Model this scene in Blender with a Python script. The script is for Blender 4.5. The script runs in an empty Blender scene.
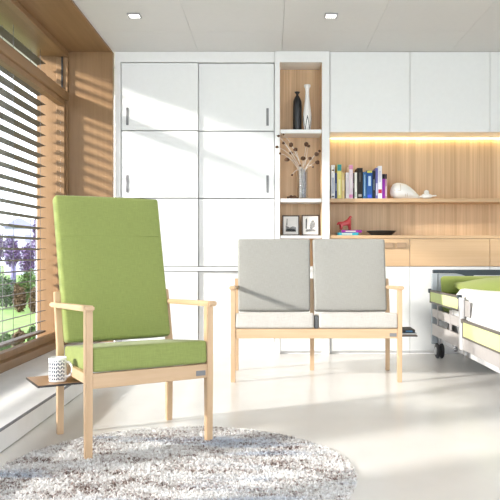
import bpy, bmesh, math, random
from mathutils import Vector, Matrix
random.seed(7)
SC = bpy.context.scene
COL = SC.collection
F = 692.0; VX = 270.0; VY = 254.0; H = 0.89
def P(x, y, Y):
    """photo point -> place in the room at depth Y"""
    return Vector(((x - VX) * Y / F, Y, H - (y - VY) * Y / F))

# ------------------------------------------------------------------ materials
def nt(name):
    m = bpy.data.materials.new(name); m.use_nodes = True
    t = m.node_tree; b = t.nodes['Principled BSDF']
    return m, t, b
def N(t, kind, **kw):
    n = t.nodes.new(kind)
    for k, v in kw.items():
        if k in n.inputs: n.inputs[k].default_value = v
        else: setattr(n, k, v)
    return n
def plain(name, c, rough=0.5, metal=0.0, spec=0.5, noise=0.03, nscale=30.0, bump=0.0):
    m, t, b = nt(name)
    co = N(t, 'ShaderNodeTexCoord'); nz = N(t, 'ShaderNodeTexNoise', Scale=nscale, Detail=4.0)
    t.links.new(co.outputs['Object'], nz.inputs['Vector'])
    r = N(t, 'ShaderNodeValToRGB')
    r.color_ramp.elements[0].position = .3; r.color_ramp.elements[1].position = .7
    r.color_ramp.elements[0].color = [max(0, v * (1 - noise)) for v in c] + [1]
    r.color_ramp.elements[1].color = [min(1, v * (1 + noise)) for v in c] + [1]
    t.links.new(nz.outputs['Fac'], r.inputs['Fac']); t.links.new(r.outputs['Color'], b.inputs['Base Color'])
    b.inputs['Roughness'].default_value = rough; b.inputs['Metallic'].default_value = metal
    b.inputs['Specular IOR Level'].default_value = spec
    if bump:
        bp = N(t, 'ShaderNodeBump', Strength=bump, Distance=0.002)
        t.links.new(nz.outputs['Fac'], bp.inputs['Height']); t.links.new(bp.outputs['Normal'], b.inputs['Normal'])
    return m
def wood(name, c1, c2, scale, rough=0.45, bump=0.05):
    """grain runs along the axis with the small scale value"""
    m, t, b = nt(name)
    co = N(t, 'ShaderNodeTexCoord'); mp = N(t, 'ShaderNodeMapping'); mp.inputs['Scale'].default_value = scale
    t.links.new(co.outputs['Object'], mp.inputs['Vector'])
    n1 = N(t, 'ShaderNodeTexNoise', Scale=1.0, Detail=6.0, Roughness=.6); t.links.new(mp.outputs['Vector'], n1.inputs['Vector'])
    mp2 = N(t, 'ShaderNodeMapping'); mp2.inputs['Scale'].default_value = [s * .18 for s in scale]
    t.links.new(co.outputs['Object'], mp2.inputs['Vector'])
    n2 = N(t, 'ShaderNodeTexNoise', Scale=1.0, Detail=2.0); t.links.new(mp2.outputs['Vector'], n2.inputs['Vector'])
    mx = N(t, 'ShaderNodeMath', operation='ADD'); t.links.new(n1.outputs['Fac'], mx.inputs[0]); t.links.new(n2.outputs['Fac'], mx.inputs[1])
    hf = N(t, 'ShaderNodeMath', operation='MULTIPLY'); hf.inputs[1].default_value = .5; t.links.new(mx.outputs[0], hf.inputs[0])
    r = N(t, 'ShaderNodeValToRGB'); r.color_ramp.elements[0].position = .35; r.color_ramp.elements[1].position = .65
    r.color_ramp.elements[0].color = (*c1, 1); r.color_ramp.elements[1].color = (*c2, 1)
    t.links.new(hf.outputs[0], r.inputs['Fac']); t.links.new(r.outputs['Color'], b.inputs['Base Color'])
    b.inputs['Roughness'].default_value = rough
    bp = N(t, 'ShaderNodeBump', Strength=bump, Distance=0.001)
    t.links.new(n1.outputs['Fac'], bp.inputs['Height']); t.links.new(bp.outputs['Normal'], b.inputs['Normal'])
    return m
def fabric(name, c, var=0.12, wscale=420.0):
    m, t, b = nt(name)
    co = N(t, 'ShaderNodeTexCoord')
    hs = []
    for sc in ((wscale, wscale * .06, wscale * .06), (wscale * .06, wscale * .06, wscale)):
        mp = N(t, 'ShaderNodeMapping'); mp.inputs['Scale'].default_value = sc
        t.links.new(co.outputs['Object'], mp.inputs['Vector'])
        n = N(t, 'ShaderNodeTexNoise', Scale=1.0, Detail=3.0); t.links.new(mp.outputs['Vector'], n.inputs['Vector']); hs.append(n)
    a = N(t, 'ShaderNodeMath', operation='ADD'); t.links.new(hs[0].outputs['Fac'], a.inputs[0]); t.links.new(hs[1].outputs['Fac'], a.inputs[1])
    h = N(t, 'ShaderNodeMath', operation='MULTIPLY'); h.inputs[1].default_value = .5; t.links.new(a.outputs[0], h.inputs[0])
    r = N(t, 'ShaderNodeValToRGB'); r.color_ramp.elements[0].position = .33; r.color_ramp.elements[1].position = .67
    r.color_ramp.elements[0].color = [v * (1 - var) for v in c] + [1]; r.color_ramp.elements[1].color = [min(1, v * (1 + var)) for v in c] + [1]
    t.links.new(h.outputs[0], r.inputs['Fac']); t.links.new(r.outputs['Color'], b.inputs['Base Color'])
    b.inputs['Roughness'].default_value = .9; b.inputs['Specular IOR Level'].default_value = .2
    b.inputs['Sheen Weight'].default_value = .15
    bp = N(t, 'ShaderNodeBump', Strength=.25, Distance=0.0015)
    t.links.new(h.outputs[0], bp.inputs['Height']); t.links.new(bp.outputs['Normal'], b.inputs['Normal'])
    return m
def emit(name, c, s):
    m, t, b = nt(name)
    b.inputs['Base Color'].default_value = (*c, 1); b.inputs['Emission Color'].default_value = (*c, 1); b.inputs['Emission Strength'].default_value = s
    return m
def glass_thin(name, tint=(1, 1, 1), gl=0.06):
    m, t, b = nt(name)
    t.nodes.remove(b); out = t.nodes['Material Output']
    tr = N(t, 'ShaderNodeBsdfTransparent'); tr.inputs['Color'].default_value = (*tint, 1)
    g = N(t, 'ShaderNodeBsdfGlossy'); g.inputs['Roughness'].default_value = .02
    mx = N(t, 'ShaderNodeMixShader'); mx.inputs[0].default_value = gl
    t.links.new(tr.outputs[0], mx.inputs[1]); t.links.new(g.outputs[0], mx.inputs[2]); t.links.new(mx.outputs[0], out.inputs['Surface'])
    return m

M = {}
M['white_wall'] = plain('white_wall', (.80, .80, .79), .7)
M['lacquer'] = plain('white_lacquer', (.83, .84, .84), .32, noise=.01)
M['frame_white'] = plain('white_frame', (.84, .84, .84), .4, noise=.01)
M['ceiling'] = plain('ceiling_panel', (.66, .65, .64), .6, noise=.01)
M['seam'] = plain('ceiling_seam', (.57, .56, .55), .8)
M['floor'] = plain('floor_resin', (.79, .77, .745), .24, noise=.035, nscale=2.5, spec=.5)
M['stone'] = plain('sill_stone', (.82, .82, .83), .45, noise=.05, nscale=6)
M['stone_dark'] = plain('sill_joint', (.22, .22, .25), .6)
M['oak_dark'] = wood('oak_window', (.225, .128, .056), (.305, .178, .085), (30, 30, 1.6))
M['oak_dark_y'] = wood('oak_window_rail', (.225, .128, .056), (.305, .178, .085), (30, 1.6, 30))
M['oak_v'] = wood('oak_upright_grain', (.54, .345, .19), (.79, .565, .345), (75, 75, 1.2))
M['oak_pull'] = wood('oak_pull', (.33, .21, .125), (.40, .265, .16), (1.5, 40, 40))
M['oak_h'] = wood('oak_level_grain', (.59, .385, .215), (.69, .475, .28), (1.2, 45, 45))
M['beech_z'] = wood('beech_upright', (.54, .36, .215), (.63, .44, .275), (60, 60, 4))
M['beech_x'] = wood('beech_cross', (.54, .36, .215), (.63, .44, .275), (4, 60, 60))
M['beech_y'] = wood('beech_arm', (.54, .36, .215), (.63, .44, .275), (60, 4, 60))
M['green'] = fabric('green_upholstery', (.265, .315, .098))
M['green_seam'] = plain('green_seam', (.225, .28, .075), .9)
M['grey'] = fabric('grey_upholstery', (.33, .325, .305), .10)
M['cream'] = fabric('cream_upholstery', (.53, .505, .475), .12)
M['steel'] = plain('brushed_steel', (.42, .42, .43), .35, .7)
M['handle'] = plain('grey_handle', (.23, .23, .24), .5, .0, .3)
M['dark_metal'] = plain('dark_metal', (.10, .10, .10), .4, .5)
M['slat'] = plain('slat_aluminium', (.13, .112, .10), .6, .0, .1)
M['cord'] = plain('cord_grey', (.20, .20, .22), .7)
M['gasket'] = plain('gasket_black', (.02, .02, .022), .6)
M['glass'] = glass_thin('window_glass', (.985, .99, .99), .05)
M['vase_glass'] = glass_thin('clear_glass', (.95, .96, .97), .08)
M['tray'] = wood('tray_wood', (.36, .20, .09), (.46, .27, .13), (40, 3, 40), .3)
M['tray_edge'] = plain('tray_edge', (.035, .03, .03), .4)
M['black'] = plain('black_ceramic', (.016, .016, .018), .35)
M['dish'] = plain('black_dish', (.02, .02, .02), .5)
M['porcelain'] = plain('porcelain', (.86, .85, .83), .22, noise=.01)
M['red'] = plain('red_glaze', (.55, .045, .05), .3)
M['pod'] = plain('dried_pod', (.11, .055, .03), .8, noise=.4, nscale=120, bump=.5)
M['stem'] = plain('dried_stem', (.86, .83, .78), .8)
M['twig_grey'] = plain('grey_twig', (.36, .36, .40), .8, noise=.3, nscale=100)
M['birch'] = plain('white_twig', (.80, .78, .76), .8, noise=.2, nscale=80)
M['paper'] = plain('book_paper', (.80, .77, .70), .8)
M['mat'] = plain('picture_mat', (.84, .84, .83), .7)
M['frame_brown'] = plain('dark_brown_frame', (.075, .045, .03), .4)
M['ink'] = plain('print_ink', (.06, .065, .07), .8, noise=.5, nscale=90)
M['ink_mid'] = plain('print_grey', (.30, .31, .32), .8, noise=.4, nscale=70)
M['bed_dark'] = plain('slate_bed_rail', (.030, .045, .058), .4)
M['bed_grey'] = plain('bed_grey_laminate', (.40, .375, .365), .45)
M['bed_white'] = plain('bed_white_metal', (.58, .58, .59), .4)
M['bed_panel'] = plain('headboard_grey', (.38, .42, .46), .5)
M['bed_brown'] = plain('rail_brown', (.12, .105, .09), .45)
M['yellow'] = plain('pale_yellow_panel', (.68, .71, .33), .45)
M['yellow_green'] = plain('lime_panel', (.50, .60, .19), .45)
M['rubber'] = plain('wheel_rubber', (.03, .03, .034), .6)
M['pillow'] = fabric('green_bed_linen', (.30, .36, .10), .05)
M['linen'] = fabric('white_linen', (.84, .84, .84), .03)
M['mattress'] = fabric('green_mattress', (.27, .35, .09), .05)
M['led'] = emit('led_warm', (1.0, .80, .34), 9.0)
M['lamp'] = emit('downlight_glow', (1.0, .96, .9), 5.0)
M['lawn'] = plain('lawn_grass', (.15, .25, .06), .9, noise=.25, nscale=9)
M['leaf_green'] = plain('shrub_leaf', (.055, .115, .028), .7, noise=.35, nscale=14)
M['leaf_brown'] = plain('brown_leaf', (.10, .065, .035), .8, noise=.35, nscale=14)
M['leaf_purple'] = plain('purple_leaf', (.12, .075, .19), .8, noise=.35, nscale=8)
M['bark_violet'] = plain('violet_bark', (.15, .13, .28), .85, noise=.25, nscale=20)
M['house'] = plain('house_lilac', (.36, .36, .50), .8)
M['house_win'] = plain('house_window', (.22, .22, .40), .4)
M['earth'] = plain('dark_earth', (.09, .06, .04), .95, noise=.4, nscale=12)
M['mag_blue'] = plain('blue_cover', (.05, .17, .33), .4)

def rug_mat():
    m, t, b = nt('rug_pile')
    co = N(t, 'ShaderNodeTexCoord')
    n1 = N(t, 'ShaderNodeTexNoise', Scale=70.0, Detail=3.0); t.links.new(co.outputs['Object'], n1.inputs['Vector'])
    mp = N(t, 'ShaderNodeMapping'); mp.inputs['Scale'].default_value = (3.5, 10, 1); mp.inputs['Rotation'].default_value = (0, 0, .25)
    t.links.new(co.outputs['Object'], mp.inputs['Vector'])
    n2 = N(t, 'ShaderNodeTexNoise', Scale=1.0, Detail=5.0, Roughness=.65); t.links.new(mp.outputs['Vector'], n2.inputs['Vector'])
    a = N(t, 'ShaderNodeMath', operation='MULTIPLY_ADD'); a.inputs[1].default_value = .55
    t.links.new(n1.outputs['Fac'], a.inputs[0])
    h = N(t, 'ShaderNodeMath', operation='MULTIPLY'); h.inputs[1].default_value = .6
    t.links.new(n2.outputs['Fac'], h.inputs[0]); t.links.new(h.outputs[0], a.inputs[2])
    r = N(t, 'ShaderNodeValToRGB'); e = r.color_ramp.elements
    e[0].position = .42; e[0].color = (.13, .08, .065, 1)
    e[1].position = .485; e[1].color = (.34, .27, .245, 1)
    x = e.new(.545); x.color = (.70, .665, .645, 1)
    x = e.new(.63); x.color = (.81, .80, .795, 1)
    t.links.new(a.outputs[0], r.inputs['Fac'])
    mp3 = N(t, 'ShaderNodeMapping'); mp3.inputs['Scale'].default_value = (1.3, 6.0, 1); mp3.inputs['Location'].default_value = (3.1, 1.7, 0)
    t.links.new(co.outputs['Object'], mp3.inputs['Vector'])
    n3 = N(t, 'ShaderNodeTexNoise', Scale=1.0, Detail=3.0); t.links.new(mp3.outputs['Vector'], n3.inputs['Vector'])
    r3 = N(t, 'ShaderNodeValToRGB'); r3.color_ramp.elements[0].position = .54; r3.color_ramp.elements[1].position = .66
    r3.color_ramp.elements[0].color = (0, 0, 0, 1); r3.color_ramp.elements[1].color = (.75, .75, .75, 1)
    t.links.new(n3.outputs['Fac'], r3.inputs['Fac'])
    mx = N(t, 'ShaderNodeMix', data_type='RGBA', blend_type='MULTIPLY')
    t.links.new(r3.outputs['Color'], mx.inputs[0]); t.links.new(r.outputs['Color'], mx.inputs[6]); mx.inputs[7].default_value = (.60, .68, .82, 1)  # bluish window shadow streaks, painted into the pile colour
    t.links.new(mx.outputs[2], b.inputs['Base Color'])
    b.inputs['Roughness'].default_value = .95; b.inputs['Specular IOR Level'].default_value = .1
    return m
M['rug'] = rug_mat()

def mug_mat():
    m, t, b = nt('mug_print')
    uv = N(t, 'ShaderNodeUVMap'); sp = N(t, 'ShaderNodeSeparateXYZ'); t.links.new(uv.outputs[0], sp.inputs[0])
    def mt(op, a, c, d=None):
        n = N(t, 'ShaderNodeMath', operation=op)
        for i, v in enumerate((a, c, d)):
            if v is None: continue
            if isinstance(v, (int, float)): n.inputs[i].default_value = v
            else: t.links.new(v, n.inputs[i])
        return n.outputs[0]
    u = sp.outputs[0]; v = sp.outputs[1]
    fu = mt('FRACT', mt('MULTIPLY', u, 13.0), None)
    tri = mt('ABSOLUTE', mt('SUBTRACT', fu, .5), None)
    fv = mt('FRACT', mt('ADD', mt('MULTIPLY', v, 6.5), mt('MULTIPLY', tri, 1.6)), None)
    on = mt('LESS_THAN', fv, .62)
    on = mt('MULTIPLY', on, mt('LESS_THAN', tri, .42))
    on = mt('MULTIPLY', on, mt('GREATER_THAN', tri, .07))
    on = mt('MULTIPLY', on, mt('LESS_THAN', mt('ABSOLUTE', mt('SUBTRACT', v, .5), None), .40))
    on = mt('MULTIPLY', on, mt('LESS_THAN', mt('ABSOLUTE', mt('SUBTRACT', u, .5), None), .21))
    mx = N(t, 'ShaderNodeMix', data_type='RGBA'); t.links.new(on, mx.inputs[0])
    mx.inputs[6].default_value = (.84, .83, .82, 1); mx.inputs[7].default_value = (.035, .05, .10, 1)
    t.links.new(mx.outputs[2], b.inputs['Base Color']); b.inputs['Roughness'].default_value = .25
    return m
M['mug'] = mug_mat()

def vase_mat():
    m, t, b = nt('vase_marks')
    uv = N(t, 'ShaderNodeUVMap'); sp = N(t, 'ShaderNodeSeparateXYZ'); t.links.new(uv.outputs[0], sp.inputs[0])
    def mt(op, a, c=None):
        n = N(t, 'ShaderNodeMath', operation=op)
        for i, v in enumerate((a, c)):
            if v is None: continue
            if isinstance(v, (int, float)): n.inputs[i].default_value = v
            else: t.links.new(v, n.inputs[i])
        return n.outputs[0]
    u = sp.outputs[0]; v = sp.outputs[1]
    tri = mt('ABSOLUTE', mt('SUBTRACT', mt('FRACT', mt('MULTIPLY', u, 5.0)), .5))
    lim = mt('ADD', mt('MULTIPLY', tri, .55), .02)
    d = mt('ABSOLUTE', mt('SUBTRACT', mt('SUBTRACT', .33, v), lim))
    on = mt('MULTIPLY', mt('LESS_THAN', d, .035), mt('LESS_THAN', v, .33))
    mx = N(t, 'ShaderNodeMix', data_type='RGBA'); t.links.new(on, mx.inputs[0])
    mx.inputs[6].default_value = (.85, .84, .83, 1); mx.inputs[7].default_value = (.03, .03, .05, 1)
    t.links.new(mx.outputs[2], b.inputs['Base Color']); b.inputs['Roughness'].default_value = .3
    return m
M['vase_white'] = vase_mat()

# ------------------------------------------------------------------ mesh helpers
def bm_new(): return bmesh.new()
def add_box(bm, x0, x1, y0, y1, z0, z1, bev=0.0, seg=2, mi=0):
    g = bmesh.ops.create_cube(bm, size=1.0)
    vs = g['verts']
    for v in vs:
        v.co = Vector((x0 + (v.co.x + .5) * (x1 - x0), y0 + (v.co.y + .5) * (y1 - y0), z0 + (v.co.z + .5) * (z1 - z0)))
    fs = set(f for v in vs for f in v.link_faces)
    for f in fs: f.material_index = mi
    if bev:
        es = list(set(e for v in vs for e in v.link_edges))
        bmesh.ops.bevel(bm, geom=es, offset=bev, segments=seg, affect='EDGES', profile=.5)
    return bm
def box(*a, **k): return add_box(bm_new(), *a, **k)
def add_hexa(bm, pts):
    """8 corners: bottom 4 then top 4, both counter-clockwise"""
    v = [bm.verts.new(p) for p in pts]
    for q in ((3, 2, 1, 0), (4, 5, 6, 7), (0, 1, 5, 4), (1, 2, 6, 5), (2, 3, 7, 6), (3, 0, 4, 7)):
        bm.faces.new([v[i] for i in q])
    return v
def add_tube(bm, pts, r, n=8, caps=True, r1=None):
    pts = [Vector(p) for p in pts]; rings = []
    for i, p in enumerate(pts):
        d = (pts[min(i + 1, len(pts) - 1)] - pts[max(i - 1, 0)]).normalized()
        up = Vector((0, 0, 1)) if abs(d.z) < .9 else Vector((1, 0, 0))
        a = d.cross(up).normalized(); b = d.cross(a).normalized()
        rr = r if r1 is None else r + (r1 - r) * i / max(1, len(pts) - 1)
        rings.append([bm.verts.new(p + (a * math.cos(2 * math.pi * k / n) + b * math.sin(2 * math.pi * k / n)) * rr) for k in range(n)])
    for i in range(len(rings) - 1):
        for k in range(n):
            f = bm.faces.new((rings[i][k], rings[i][(k + 1) % n], rings[i + 1][(k + 1) % n], rings[i + 1][k])); f.smooth = True
    if caps:
        bm.faces.new(rings[0][::-1]); bm.faces.new(rings[-1])
    return bm
def lathe(prof, n=32):
    """profile of (radius, height); UV: u round, v from bottom to top of the outer wall"""
    bm = bm_new(); uvl = bm.loops.layers.uv.new('UVMap')
    z0 = min(p[1] for p in prof); z1 = max(p[1] for p in prof)
    rings = [[bm.verts.new((r * math.cos(2 * math.pi * k / n - math.pi * 1.5), r * math.sin(2 * math.pi * k / n - math.pi * 1.5), z)) for k in range(n)] for r, z in prof]
    for i in range(len(prof) - 1):
        for k in range(n):
            k2 = (k + 1) % n
            try: f = bm.faces.new((rings[i][k], rings[i][k2], rings[i + 1][k2], rings[i + 1][k]))
            except ValueError: continue
            f.smooth = True
            us = (k / n, (k + 1) / n, (k + 1) / n, k / n); zs = (prof[i][1], prof[i][1], prof[i + 1][1], prof[i + 1][1])
            for lp, uu, zz in zip(f.loops, us, zs): lp[uvl].uv = (uu, (zz - z0) / (z1 - z0))
    bm.faces.new(rings[0][::-1]); bm.faces.new(rings[-1])
    bmesh.ops.recalc_face_normals(bm, faces=bm.faces)
    return bm
def rounded(a, b, c, r, puff=(0, 0, 0), n=7, fn=None):
    """soft box of half sizes a, b, c, edge radius r; puff bulges the faces of each axis"""
    inner = [-1 + 2 * i / n for i in range(n + 1)]
    bm = bm_new(); cache = {}
    ext = (a, b, c)
    def coords(e):
        k = 3; l = []
        for i in range(k + 1): l.append(-e + r * (1 - math.cos(math.pi / 2 * i / k)) if False else -e + r * i / k)
        m = n
        for i in range(1, m): l.append(-e + r + (2 * e - 2 * r) * i / m)
        l += [-v for v in l[:k + 1][::-1]]
        return l
    cs = [coords(e) for e in ext]
    def vert(p):
        key = tuple(round(q, 6) for q in p)
        if key in cache: return cache[key]
        core = Vector([max(-(e - r), min(e - r, q)) for q, e in zip(p, ext)])
        d = Vector(p) - core
        q = core + d.normalized() * r if d.length > 1e-9 else core
        s = [q[i] / ext[i] for i in range(3)]
        for ax in range(3):
            if puff[ax]:
                o = [i for i in range(3) if i != ax]
                q[ax] += puff[ax] * s[ax] * (1 - abs(s[o[0]]) ** 3) * (1 - abs(s[o[1]]) ** 3)
        if fn: q = Vector(fn(q))
        v = bm.verts.new(q); cache[key] = v
        return v
    for ax in range(3):
        o = [i for i in range(3) if i != ax]
        for sgn in (-1, 1):
            A, B = cs[o[0]], cs[o[1]]
            for i in range(len(A) - 1):
                for j in range(len(B) - 1):
                    q = []
                    for (ii, jj) in ((i, j), (i + 1, j), (i + 1, j + 1), (i, j + 1)):
                        p = [0, 0, 0]; p[ax] = sgn * ext[ax]; p[o[0]] = A[ii]; p[o[1]] = B[jj]; q.append(vert(p))
                    try: f = bm.faces.new(q); f.smooth = True
                    except ValueError: pass
    bmesh.ops.recalc_face_normals(bm, faces=bm.faces)
    return bm
def obj(name, bm, mats, parent=None, loc=None, rot=None, pivot=None):
    """link as one mesh object; pivot moves the origin to that point of the mesh"""
    if pivot is not None:
        bmesh.ops.translate(bm, verts=bm.verts, vec=-Vector(pivot))
        loc = Vector(pivot)
    me = bpy.data.meshes.new(name)
    bm.normal_update(); bm.to_mesh(me); bm.free()
    for m in (mats if isinstance(mats, (list, tuple)) else [mats]): me.materials.append(m)
    o = bpy.data.objects.new(name, me); COL.objects.link(o)
    if parent: o.parent = parent
    if loc is not None: o.location = loc
    if rot is not None: o.rotation_euler = rot
    return o
def tag(o, label, cat, group=None, kind=None):
    o['label'] = label; o['category'] = cat
    if group: o['group'] = group
    if kind: o['kind'] = kind
    return o
def thing(name, label, cat, loc=(0, 0, 0), rz=0.0, group=None):
    o = bpy.data.objects.new(name, None); COL.objects.link(o)
    o.empty_display_size = .05; o.location = loc; o.rotation_euler = (0, 0, rz)
    return tag(o, label, cat, group)
def struct(name, bm, m, label, cat, pivot=None):
    o = obj(name, bm, m, pivot=pivot); o['kind'] = 'structure'; o['label'] = label; o['category'] = cat
    return o

# ------------------------------------------------------------------ the setting
FR = 6.15                 # front of the fitted furniture
CE = 2.69                 # ceiling height
XW = -1.78                # inner face of the window
XR = 3.1                  # right wall
YB = 6.80
Y0 = -1.2
fl = box(-2.06, XR + .1, Y0, YB + .1, -.12, 0)
struct('floor', fl, M['floor'], 'pale beige resin floor with soft sunlight', 'floor')
ce = bm_new()
seamx = [-1.40, -.64, .105, .85, 1.60, 2.35, XR + .1]
seamy = [Y0, .6, 1.6, 2.6, 3.6, 4.6, 5.6, YB + .1]
for i in range(len(seamx) - 1):
    for j in range(len(seamy) - 1):
        add_box(ce, seamx[i] + (.001 if i else 0), seamx[i + 1] - .001, seamy[j] + .001, seamy[j + 1] - .001, CE, CE + .03)
struct('ceiling', ce, M['ceiling'], 'off-white panelled ceiling with thin seams', 'ceiling')
obj('ceiling_slab', box(-2.3, XR + .1, Y0, YB + .1, CE + .031, CE + .2), M['seam'])['kind'] = 'structure'
struct('trim_1', box(-2.06, -1.402, Y0, FR - .005, CE - .012, CE + .03), M['oak_dark_y'], 'brown oak soffit board along the window wall', 'soffit')
struct('wall_back', box(-2.3, XR + .1, YB, YB + .1, 0, CE + .03), M['white_wall'], 'white back wall behind the fitted cabinets', 'wall')
struct('wall_right', box(XR, XR + .1, Y0, YB, 0, CE), M['white_wall'], 'white side wall beyond the bed', 'wall')
# wooden end panel beside the window, facing the camera
struct('wall_left', box(-2.06, -1.392, FR - .03, FR + .02, 0, CE - .012), M['oak_dark'], 'brown oak panel between window and wardrobe', 'wall panel')
struct('wall_side', box(-2.06, XW, Y0, 1.619, .114, CE - .013), M['white_wall'], 'white wall pier where the window ends', 'wall')
# raised stone sill along the window
XS = -1.20
step = bm_new()
add_box(step, -2.06, XS, Y0, FR - .03, 0.004, .113, .003, 1)
struct('trim_2', step, M['stone'], 'low pale stone step along the window', 'window step')
struct('trim_3', box(XS - .001, XS + .004, Y0, FR - .03, .100, .1135), M['stone_dark'], 'thin dark edge strip of the stone step', 'edge strip')

# window ------------------------------------------------------------
YW0, YW1 = 1.62, FR - .03
win = tag(bpy.data.objects.new('window_1', None), 'large oak framed window with outside slatted blind', 'window', kind='structure'); COL.objects.link(win)
win.location = (XW, YW1, .113)
def wpart(name, bm, m): return obj(name, bm, m, win, loc=(-XW, -YW1, -.113))
TZ0, TZ1 = 2.235, 2.315
b = bm_new(); add_box(b, XW - .10, XW + .035, YW0, YW1, .114, .175, .004, 1); wpart('sill_rail', b, M['oak_dark_y'])
b = bm_new(); add_box(b, XW - .10, XW, YW0, YW1, 2.625, CE - .013, .004, 1); wpart('head_rail', b, M['oak_dark_y'])
b = bm_new(); add_box(b, XW - .10, XW + .005, YW0, YW1, TZ0, TZ1, .004, 1); wpart('transom', b, M['oak_dark_y'])
b = bm_new(); add_box(b, XW - .10, XW, YW1 - .03, YW1, .175, 2.625, .003, 1); wpart('jamb', b, M['oak_dark'])
b = bm_new(); add_box(b, XW - .10, XW, YW0, YW0 + .08, .175, 2.625, .003, 1); wpart('jamb', b, M['oak_dark'])
MULL = (2.40,)
for ym in MULL:
    b = bm_new(); add_box(b, XW - .10, XW, ym - .05, ym + .05, .175, 2.625, .003, 1); wpart('mullion', b, M['oak_dark'])
edges = [YW1 - .03, MULL[0] + .05, MULL[0] - .05, YW0 + .08]
for i in range(2):
    ya, yb = edges[2 * i + 1], edges[2 * i]
    sf = bm_new(); X0, X1 = XW - .075, XW - .018
    for (zz0, zz1, w) in ((.176, TZ0 - .001, .045),):
        add_box(sf, X0, X1, ya + .001, yb - .001, zz0, zz0 + w); add_box(sf, X0, X1, ya + .001, yb - .001, zz1 - w, zz1)
        add_box(sf, X0, X1, ya + .001, ya + w, zz0 + w, zz1 - w); add_box(sf, X0, X1, yb - w, yb - .001, zz0 + w, zz1 - w)
    wpart('sash', sf, M['oak_dark'])
    g = bm_new(); add_box(g, XW - .052, XW - .046, ya + .05, yb - .05, .225, TZ0 - .05); wpart('pane', g, M['glass'])
    g = bm_new(); add_box(g, XW - .052, XW - .046, ya + .01, yb - .012, TZ1 + .002, 2.62); wpart('pane', g, M['glass'])
    g = bm_new(); add_box(g, XW - .055, XW - .040, yb - .011, yb - .001, TZ1 + .001, 2.624)
    wpart('gasket', g, M['gasket'])
# outer reveal linings (head and sill, outside the glass)
b = bm_new(); add_box(b, -2.06, XW - .10, YW0, YW1, 2.64, CE - .013); wpart('head_lining', b, M['oak_dark_y'])
b = bm_new(); add_box(b, -2.06, XW - .10, YW0, YW1, .114, .135); wpart('outer_sill', b, M['oak_dark_y'])

# outside venetian blind: one thing, its slats and cords as parts
bl = thing('venetian_blind', 'grey outside blind of level metal slats behind the window glass', 'blind', (-2.0, YW1, .15))
def blpart(name, bm, m): return obj(name, bm, m, bl, loc=(2.0, -YW1, -.15))
slat0 = None
z = .30; k = 0
while z < 2.60:
    s = bm_new()
    ya, yb = YW0 + .1, YW1 - .055
    n = 6; top = []; bot = []
    for i in range(n + 1):
        u = -1 + 2 * i / n
        x = -2.0 + .036 * u; zz = z + .004 * (1 - u * u) + .006 * u
        top.append((x, zz + .0016)); bot.append((x, zz - .0016))
    loop = top + bot[::-1]
    va = [s.verts.new((x, ya, q)) for x, q in loop]; vb = [s.verts.new((x, yb, q)) for x, q in loop]
    for i in range(len(loop)):
        j = (i + 1) % len(loop); s.faces.new((va[i], va[j], vb[j], vb[i]))
    s.faces.new(va); s.faces.new(vb[::-1]); bmesh.ops.recalc_face_normals(s, faces=s.faces)
    if slat0 is None: slat0 = blpart('slat', s, M['slat']); zs0 = z
    else:
        s.free(); c = slat0.copy(); COL.objects.link(c); c.parent = bl; c.location.z += z - zs0
    z += .09
s = bm_new(); add_box(s, -2.035, -1.965, YW0 + .1, YW1 - .055, .205, .222, .003, 1); blpart('bottom_rail', s, M['slat'])
for yc in (5.90, 5.28, 4.3, 3.3, 2.3):
    for dx in (-.041, .041):
        s = add_tube(bm_new(), [(-2.0 + dx, yc, .21), (-2.0 + dx, yc, 2.64)], .0022, 5); blpart('ladder_cord', s, M['cord'])

# ------------------------------------------------------------------ fitted furniture on the back wall
def fx(x, Y=FR): return (x - VX) * Y / F
def fz(y, Y=FR): return H - (y - VY) * Y / F
PL = .015
# wardrobe
XA, XB = fx(115), fx(274.4)
XM = fx(198)
wd = thing('wardrobe', 'tall white wardrobe with sliding doors behind the green armchair', 'wardrobe', ((XA + XB) / 2, FR, 0))
def part(root, name, bm, m, **k):
    l = root.location
    return obj(name, bm, m, root, loc=(-l.x, -l.y, -l.z), **k)
c = bm_new()
add_box(c, XA, fx(120.5), FR, YB - .002, .0, CE - .002)                      # left side
add_box(c, fx(120.5), XB, FR, YB - .002, fz(62), CE - .002)                 # top
add_box(c, fx(120.5), XB, FR + .03, YB - .002, .0, .10)                     # plinth
add_box(c, fx(120.5), XB, FR, YB - .002, fz(271), fz(267))                  # middle shelf band
add_box(c, fx(120.5), XB, YB - .03, YB - .002, .1, fz(62))                  # back
part(wd, 'carcass', c, M['frame_white'])
rows = [(62.7, 130.1), (131.0, 197.7), (198.6, 266.4)]
def door(root, x0, x1, yt, yb, off, hx=None, hy=None):
    d = box(x0, x1, FR + off, FR + off + .018, fz(yb), fz(yt), .0015, 1)
    dd = part(root, 'door', d, M['lacquer'])
    if hx:
        h = bm_new()
        xa, xb, za, zb = fx(hx) - .011, fx(hx) + .011, fz(hy + 17.5), fz(hy)
        add_box(h, xa, xb, FR + off - .006, FR + off - .0002, za, zb, .002, 1)
        hh = obj('handle', h, M['handle'], dd); hh['label'] = 'grey metal grip'
    return dd
for i, (yt, yb) in enumerate(rows):
    door(wd, fx(121.2), XM - .001, yt, yb, .008, 127.2 if i < 2 else None, 107.5 if i == 0 else 175)
    door(wd, XM + .002, XB - .003, yt, yb, .032, 267.5 if i < 2 else None, 107.5 if i == 0 else 175)
door(wd, fx(121.2), XM - .001, 271.7, 350.5, .008); door(wd, XM + .002, XB - .003, 271.7, 350.5, .032)

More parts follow.
